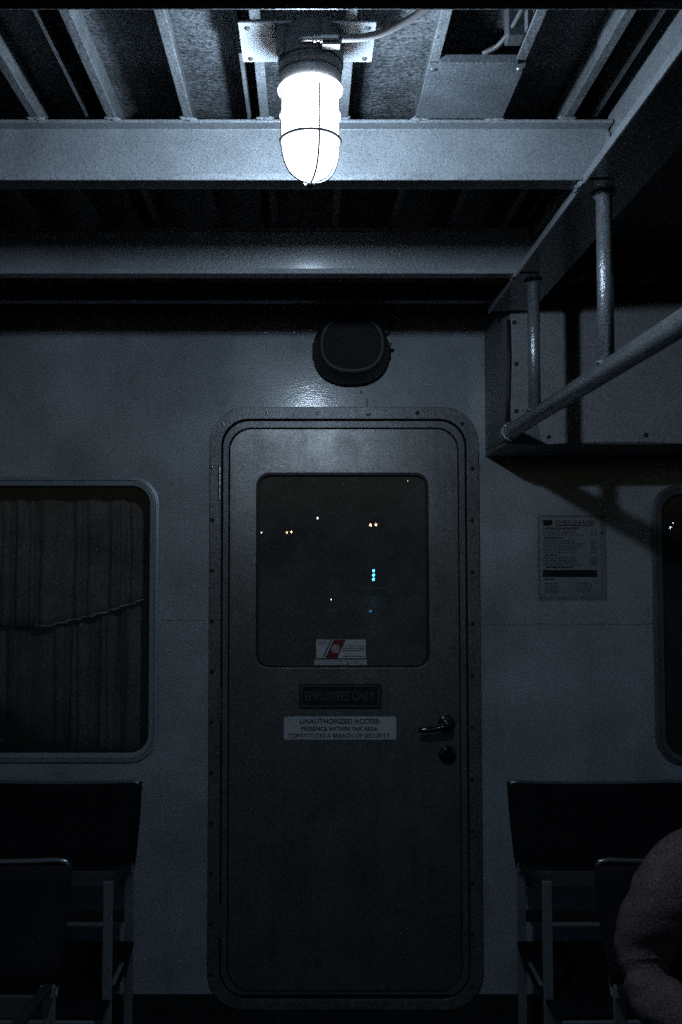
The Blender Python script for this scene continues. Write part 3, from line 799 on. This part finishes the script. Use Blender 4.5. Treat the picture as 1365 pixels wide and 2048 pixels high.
# ------------------------------------------------------------------ schedule poster in its clear holder
yb = WALL_Y
p = W(1143, 1200)
ps = thing('schedule_poster', (p.x, yb, p.z), 'framed schedule and rates sheet on the wall right of the door', 'poster')
pa = px_rr(1081, 1036, 1201, 1194, .002)
obj('paper', loft([(pa, yb - .0005), (pa, yb - .0018)], cap0=True, cap1=True), M['paper'], ps)
ac = px_rr(1077, 1030, 1210, 1200, .004)
finish(obj('clear_cover', loft([(ac, yb - .0045), (ac, yb - .0075)], cap0=True, cap1=True), M['acrylic'], ps), .0006)
y3 = yb - .0022
px_text('heading', 'SCHEDULE & RATES', 1111, 1040.5, 1190, 1049, y3, M['ink'], ps, .012)
flat('badge', [(1087, 1040), (1106, 1040), (1106, 1047), (1101, 1052), (1087, 1051)], y3, M['ink'], ps)
flat('rule_line', [(1111, 1050.2), (1187, 1050.2), (1187, 1052), (1111, 1052)], y3, M['ink'], ps)
rows = [(1091, 1158, 1055, 2.6), (1090, 1125, 1074, 2.6), (1091, 1112, 1108.5, 2.6), (1092, 1146, 1133.5, 2.6), (1090, 1110, 1157, 2.6)]
print_rows(ps, rows, y3, M['ink'], 11)
rows = []
for y0, y1, st_ in ((1059, 1071, 3.6), (1079, 1105, 3.6), (1113, 1131, 3.4)):
    yy = y0
    while yy < y1:
        rows += [(1087, 1150 + 20 * random.random(), yy, 1.5), (1182, 1194, yy, 1.5)]; yy += st_
for yy in (1166, 1170.5, 1175, 1179.5, 1183):
    rows += [(1091, 1118, yy, 1.8), (1154, 1184, yy, 1.3)]
print_rows(ps, rows, y3, M['greyink'], 12)
flat('dark_band', [(1086, 1140), (1195, 1140), (1195, 1154), (1086, 1154)], y3, M['ink'], ps)
p = W(1203, 1063, yb - .008)
finish(obj('holder_screw', lathe([(.0008, -.004), (.0032, -.003), (.0045, 0)], (p.x, yb - .0078, p.z), 14, axis='y'), M['screw'], ps), smooth=True)

# ------------------------------------------------------------------ seats
def bench(xe, sgn, D, label, width=.94, dz=0.0):
    "two-place sling bench facing the camera; xe = edge next to the door, sgn = side it grows to"
    z_t, z_b = EYE - .607 + dz, EYE - .815 + dz
    yt, yb_ = D + .06, D - .04
    X = lambda u: xe + sgn * u
    t = thing('deck_bench', (X(width / 2), D - .15, 0), label, 'bench', 'black sling benches on the deck')
    def sheet(name, rows, m, th):
        bm = bmesh.new(); g = []
        for (y, z) in rows:
            g.append([bm.verts.new((X(width * i / 12), y + .006 * math.sin(PI * (i % 6) / 6), z - (.006 * math.sin(PI * (i % 6) / 6) if z > .6 else 0))) for i in range(13)])
        for a, b in zip(g, g[1:]):
            for i in range(12): bm.faces.new((a[i], a[i + 1], b[i + 1], b[i]))
        o = finish(obj(name, bm, m, t), smooth=True)
        md = o.modifiers.new('solid', 'SOLIDIFY'); md.thickness = th; return o
    def lr(a, b, k): return [(a[0] + (b[0] - a[0]) * i / k, a[1] + (b[1] - a[1]) * i / k + .012 * math.sin(PI * i / k)) for i in range(k + 1)]
    sheet('back_sling', [(yt + (yb_ - yt) * i / 5 + .016 * math.sin(PI * i / 5), z_t + (z_b - z_t) * i / 5) for i in range(6)], M['sling'], .004)
    sheet('seat_sling', [(D - .05, .475 + dz), (D - .14, .452 + dz), (D - .26, .450 + dz), (D - .38, .462 + dz), (D - .43, .468 + dz), (D - .445, .455 + dz)], M['sling'], .006)
    def bar(name, p, q, wx, wy, m, parent=t):
        p, q = Vector(p), Vector(q); d = (q - p)
        bm = bx(-wx / 2, wx / 2, -wy / 2, wy / 2, 0, d.length)
        bm.transform(Matrix.Translation(p) @ Vector((0, 0, 1)).rotation_difference(d.normalized()).to_matrix().to_4x4())
        return finish(obj(name, bm, m, parent), .002, 2)
    for u in (.016, width / 2, width - .016):
        bar('rear_post', (X(u + .004), D - .02, .0), (X(u), D - .045, .69 + dz), .024, .010, M['alu'])
        bar('back_stay', (X(u), D - .026, .66 + dz), (X(u), yt + .014, z_t - .01), .022, .006, M['alu'])
        bar('front_leg', (X(u - .008), D - .37, .0), (X(u - .008), D - .362, .748 + dz), .024, .009, M['alu'])
        arm = bar('armrest', (X(u - .004), D - .354, .728 + dz), (X(u), D - .05, .690 + dz), .020, .012, M['arm'])
        finish(obj('bracket', bx(min(X(u - .012), X(u + .014)), max(X(u - .012), X(u + .014)), D - .062, D - .050, .672 + dz, .694 + dz), M['alu'], t), .002)
        bar('side_rail', (X(u), D - .43, .44 + dz), (X(u), D - .045, .445 + dz), .012, .030, M['alu'])
    xa, xb = sorted((X(.01), X(width - .01)))
    finish(obj('back_rail', bx(xa, xb, D - .041, D - .033, .626 + dz, .668 + dz), M['rail'], t), .002)
    finish(obj('cross_bar', bx(xa, xb, D - .034, D - .022, .527 + dz, .558 + dz), M['arm'], t), .002)
    bar('front_bar', (X(.02), D - .44, .442 + dz), (X(width - .02), D - .44, .442 + dz), .022, .022, M['alu'])
    top = [(X(.006), yt - .003, z_t - .012), (X(.012), yt - .003, z_t - .003), (X(.03), yt - .003, z_t)] + [(X(width * i / 12), yt - .003 + .006 * math.sin(PI * (i % 6) / 6), z_t - .006 * math.sin(PI * (i % 6) / 6)) for i in range(1, 13)]
    finish(obj('top_tube', tube(top, .0052, 12), M['tubing'], t), smooth=True)
    for u in (.026, width / 2 - .02, width - .026):
        obj('rivet', lathe([(.0008, -.004), (.0035, -.003), (.005, 0)], (X(u), yt - .002, z_t - .014), 12, axis='y'), M['screw'], t)
    return t
bench(-.483, -1, 2.74, 'black bench against the wall under the curtained window', dz=-.036)
bench(.578, 1, 2.74, 'black bench against the wall right of the door', dz=-.036)
bench(-.478, -1, 1.90, 'nearer black bench cut by the lower left corner')
bench(.578, 1, 1.90, 'nearer black bench in the lower right that the person sits on')

# ------------------------------------------------------------------ person at the right edge
def person():
    V = {}; E = []; R = {}
    def j(n, p, r, par=None):
        p = Vector(p)
        if p.z > .6: p.z += UP
        V[n] = p; R[n] = r if isinstance(r, tuple) else (r, r)
        if par: E.append((par, n))
    cx = .862; D = 1.74; UP = .038
    j('pelvis', (cx, D, .545), (.150, .115))
    j('waist', (cx, D + .02, .70), (.140, .100), 'pelvis')
    j('chest', (cx, D + .035, .85), (.155, .105), 'waist')
    j('upper', (cx, D + .03, .945), (.120, .085), 'chest')
    j('neck', (cx, D + .02, 1.03), .055, 'upper')
    j('neck2', (cx, D + .005, 1.075), .052, 'neck')
    j('jaw', (cx, D - .015, 1.115), (.062, .075), 'neck2')
    j('face', (cx, D - .01, 1.185), (.078, .095), 'jaw')
    j('crown', (cx, D + .005, 1.265), (.070, .085), 'face')
    for s, n in ((-1, 'r'), (1, 'l')):
        j(n + 'sh', (cx + s * .145, D + .03, .915), .064, 'upper')
        j(n + 'sh2', (cx + s * .185, D + .025, .885), .076, n + 'sh')
        j(n + 'mid', (cx + s * .222, D + .03, .815), .070, n + 'sh2')
        j(n + 'elb', (cx + s * .252, D + .055, .738), .058, n + 'mid')
        j(n + 'elb2', (cx + s * .247, D - .010, .680), .055, n + 'elb')
        j(n + 'fore', (cx + s * .200, D - .115, .672), .056, n + 'elb2')
        j(n + 'wri', (cx + s * .09, D - .20, .660), .028, n + 'fore')
        j(n + 'palm', (cx + s * .055, D - .26, .680), (.036, .018), n + 'wri')
        for k, (dx, L) in enumerate(((-.03, .05), (-.012, .075), (.006, .08), (.022, .07))):
            j(n + 'f%da' % k, (cx + s * (.050 - dx * .6), D - .31 - .004 * k, .680), .0095, n + 'palm')
            j(n + 'f%db' % k, (cx + s * (.045 - dx), D - .31 - L * .5, .672), .0090, n + 'f%da' % k)
            j(n + 'f%dc' % k, (cx + s * (.042 - dx), D - .31 - L * .8, .652), .0080, n + 'f%db' % k)
        j(n + 'ta', (cx + s * .005, D - .265, .682), .011, n + 'palm')
        j(n + 'tb', (cx - s * .010, D - .295, .676), .0095, n + 'ta')
        j(n + 'hip', (cx + s * .095, D - .03, .545), .100, 'pelvis')
        j(n + 'thi', (cx + s * .115, D - .22, .560), .085, n + 'hip')
        j(n + 'kne', (cx + s * .120, D - .44, .545), .062, n + 'thi')
        j(n + 'cal', (cx + s * .118, D - .45, .36), .055, n + 'kne')
        j(n + 'ank', (cx + s * .115, D - .43, .10), .038, n + 'cal')
        j(n + 'hee', (cx + s * .115, D - .43, .05), .042, n + 'ank')
        j(n + 'toe', (cx + s * .125, D - .60, .040), (.042, .034), n + 'hee')
    names = list(V); idx = {n: i for i, n in enumerate(names)}
    me = bpy.data.meshes.new('body'); me.from_pydata([V[n] for n in names], [(idx[a], idx[b]) for a, b in E], []); me.update()
    o = bpy.data.objects.new('body', me); C.objects.link(o)
    md = o.modifiers.new('skin', 'SKIN'); md.use_smooth_shade = True
    sv = me.skin_vertices[0].data
    for n in names: sv[idx[n]].radius = R[n]
    sv[idx['pelvis']].use_root = True
    sb = o.modifiers.new('sub', 'SUBSURF'); sb.levels = 3; sb.render_levels = 3
    dg = bpy.context.evaluated_depsgraph_get(); dg.update()
    bme = bpy.data.meshes.new_from_object(o.evaluated_get(dg)); bpy.data.objects.remove(o)
    bme.materials.clear()
    for k in ('knit', 'trouser', 'skin', 'shoe'): bme.materials.append(M[k])
    for p in bme.polygons:
        c = p.center; p.use_smooth = True
        if c.z > 1.045 + UP: p.material_index = 2
        elif c.z > .60 and c.y < D - .215 and abs(c.x - cx) < .16 and c.z > .655: p.material_index = 2
        elif c.z < .09: p.material_index = 3
        elif c.z < .60 or (c.y < D - .12 and c.z < .65): p.material_index = 1
        else: p.material_index = 0
    # folds of the knit, tightest round the elbow
    from mathutils import noise
    for v in bme.vertices:
        if .62 < v.co.z < 1.06 and v.co.y > D - .16:
            k = noise.noise(Vector((v.co.x * 14, v.co.y * 14, v.co.z * 40))) * .004 + noise.noise(v.co * 24) * .002
            v.co += v.normal * k
    for s_ in 'rl':
        Ec = (V[s_ + 'elb'] + V[s_ + 'elb2']) / 2
        nrm = ((V[s_ + 'mid'] - V[s_ + 'elb']).normalized() - (V[s_ + 'fore'] - V[s_ + 'elb2']).normalized()).normalized()
        for v in bme.vertices:
            if (v.co - Ec).length < .13:
                for off, dep in ((.004, .013), (.034, .005), (-.03, .004)):
                    v.co -= v.normal * dep * math.exp(-(((v.co - Ec).dot(nrm) - off) / .011) ** 2)
    t = thing('person', (cx, D, 0), 'person in a brown top seated at the right edge, only one bent arm showing', 'person')
    b = obj('body', bme, None, t)
    bm = bmesh.new(); bmesh.ops.create_icosphere(bm, subdivisions=3, radius=1)
    for v in list(bm.verts):
        v.co = Vector((v.co.x * .098, v.co.y * .118 + .02, v.co.z * .115)) * random.uniform(.97, 1.03) + Vector((cx, D, 1.225 + UP))
    for v in [v for v in bm.verts if v.co.y < D - .045 and v.co.z < 1.27 + UP]: bm.verts.remove(v)
    finish(obj('hair', bm, M['hair'], t), smooth=True)
    for s in (-1, 1):
        obj('eye', lathe([(.004, -.006), (.011, -.002), (.013, .006)], (cx + s * .033, D - .098, 1.185 + UP), 14, axis='y'), M['white'], t)
        bm = bmesh.new(); bmesh.ops.create_icosphere(bm, subdivisions=2, radius=1)
        for v in bm.verts: v.co = Vector((v.co.x * .012, v.co.y * .020, v.co.z * .032)) + Vector((cx + s * .083, D, 1.175 + UP))
        finish(obj('ear', bm, M['skin'], t), smooth=True)
    bm = tube([(cx, D - .098, 1.195 + UP), (cx, D - .112, 1.165 + UP), (cx, D - .120, 1.148 + UP), (cx, D - .095, 1.140 + UP)], [.008, .012, .016, .010], 12)
    finish(obj('nose', bm, M['skin'], t), smooth=True)
    bm = tube([(cx - .026, D - .084, 1.112 + UP), (cx - .010, D - .096, 1.113 + UP), (cx + .010, D - .096, 1.113 + UP), (cx + .026, D - .084, 1.112 + UP)], [.003, .007, .007, .003], 10)
    finish(obj('mouth', bm, M['red'], t), smooth=True)
person()

# ------------------------------------------------------------------ shore lights behind the camera, met again as reflections in the panes
PANE = WALL_Y + .004
def mirrored(px, py, dist):
    d = ray(px, py); L = PANE + dist
    return Vector((d.x * L, PANE - dist, EYE + d.z * L))
def blob(r, c, stretch=1.0):
    bm = bmesh.new(); bmesh.ops.create_icosphere(bm, subdivisions=2, radius=r)
    for v in bm.verts: v.co = Vector((v.co.x, v.co.y, v.co.z * stretch)) + Vector(c)
    return bm
def shore_lamp(heads, m, dist, label, name='quay_lamp', r=.06, cat='street lamp', stretch=1.3, GZ=-.3):
    P = [mirrored(px, py, dist) for px, py in heads]
    c = sum(P, Vector()) / len(P); low = min(p.z for p in P)
    t = thing(name, (c.x, c.y, GZ), label, cat, 'lamps on the far quay')
    obj('pole', tube([(c.x, c.y + .0, GZ), (c.x, c.y, low - r * 1.4)], [.06, .035], 8), M['pole'], t)
    if len(P) > 1: obj('cross_arm', tube([P[0] - Vector((0, 0, r * 1.35)), P[-1] - Vector((0, 0, r * 1.35))], .025, 8), M['pole'], t)  # arm for a second head, added to imitate a double image
    for p in P: obj('lamp_head', blob(r, p, stretch), m, t)
shore_lamp([(516.5, 1066), (523.5, 1065)], M['warm'], 60, 'dim warm lamp, second head added as its double image, reflected at the left edge of the door window', r=.055)
shore_lamp([(574.5, 1065), (583.5, 1064)], M['warm'], 60, 'warm lamp, second head added as its double image, reflected second from the left in the door window', r=.065)
shore_lamp([(741.5, 1050), (752, 1049.5)], M['warm'], 60, 'brightest warm lamp, second head added as its double image, reflected above the blue lights in the door window', r=.085)
shore_lamp([(635.5, 1036)], M['cool'], 60, 'single white lamp reflected near the middle of the door window', r=.07)
shore_lamp([(816, 962)], M['warm'], 60, 'tiny orange lamp reflected in the top right of the door window', r=.03)
shore_lamp([(688, 969)], M['dimcyan'], 60, 'tiny faint lamp reflected near the top middle of the door window', r=.03)
shore_lamp([(1341.5, 1055)], M['cool'], 60, 'larger white lamp reflected in the right window', r=.075)
shore_lamp([(1347, 1046)], M['cool'], 60, 'smaller white lamp reflected higher in the right window', r=.05)
shore_lamp([(663, 1199)], M['cool'], 42, 'tiny white low lamp reflected in the lower half of the door window', r=.03, name='low_lamp', cat='buoy lamp', GZ=-.95)
shore_lamp([(741.5, 1225)], M['dimcyan'], 38.5, 'added faint blue lamp standing in for the water reflection of the cyan lights', r=.085, name='low_lamp', cat='buoy lamp', GZ=-.95, stretch=1.5)  # added lamp in place of the cyan column's reflection on water
P = [mirrored(747.5, y, 60) for y in (1141.5, 1150, 1158.5)]
t = thing('blue_light_column', (P[0].x, P[0].y, -.3), 'column of three cyan lights reflected in the door window', 'light column')
obj('housing', tube([(P[0].x, P[0].y - .16, -.3), (P[0].x, P[0].y - .16, P[0].z + .2)], .05, 8), M['pole'], t)
for p in P: obj('lamp_head', blob(.105, p, 1.15), M['cyan'], t)
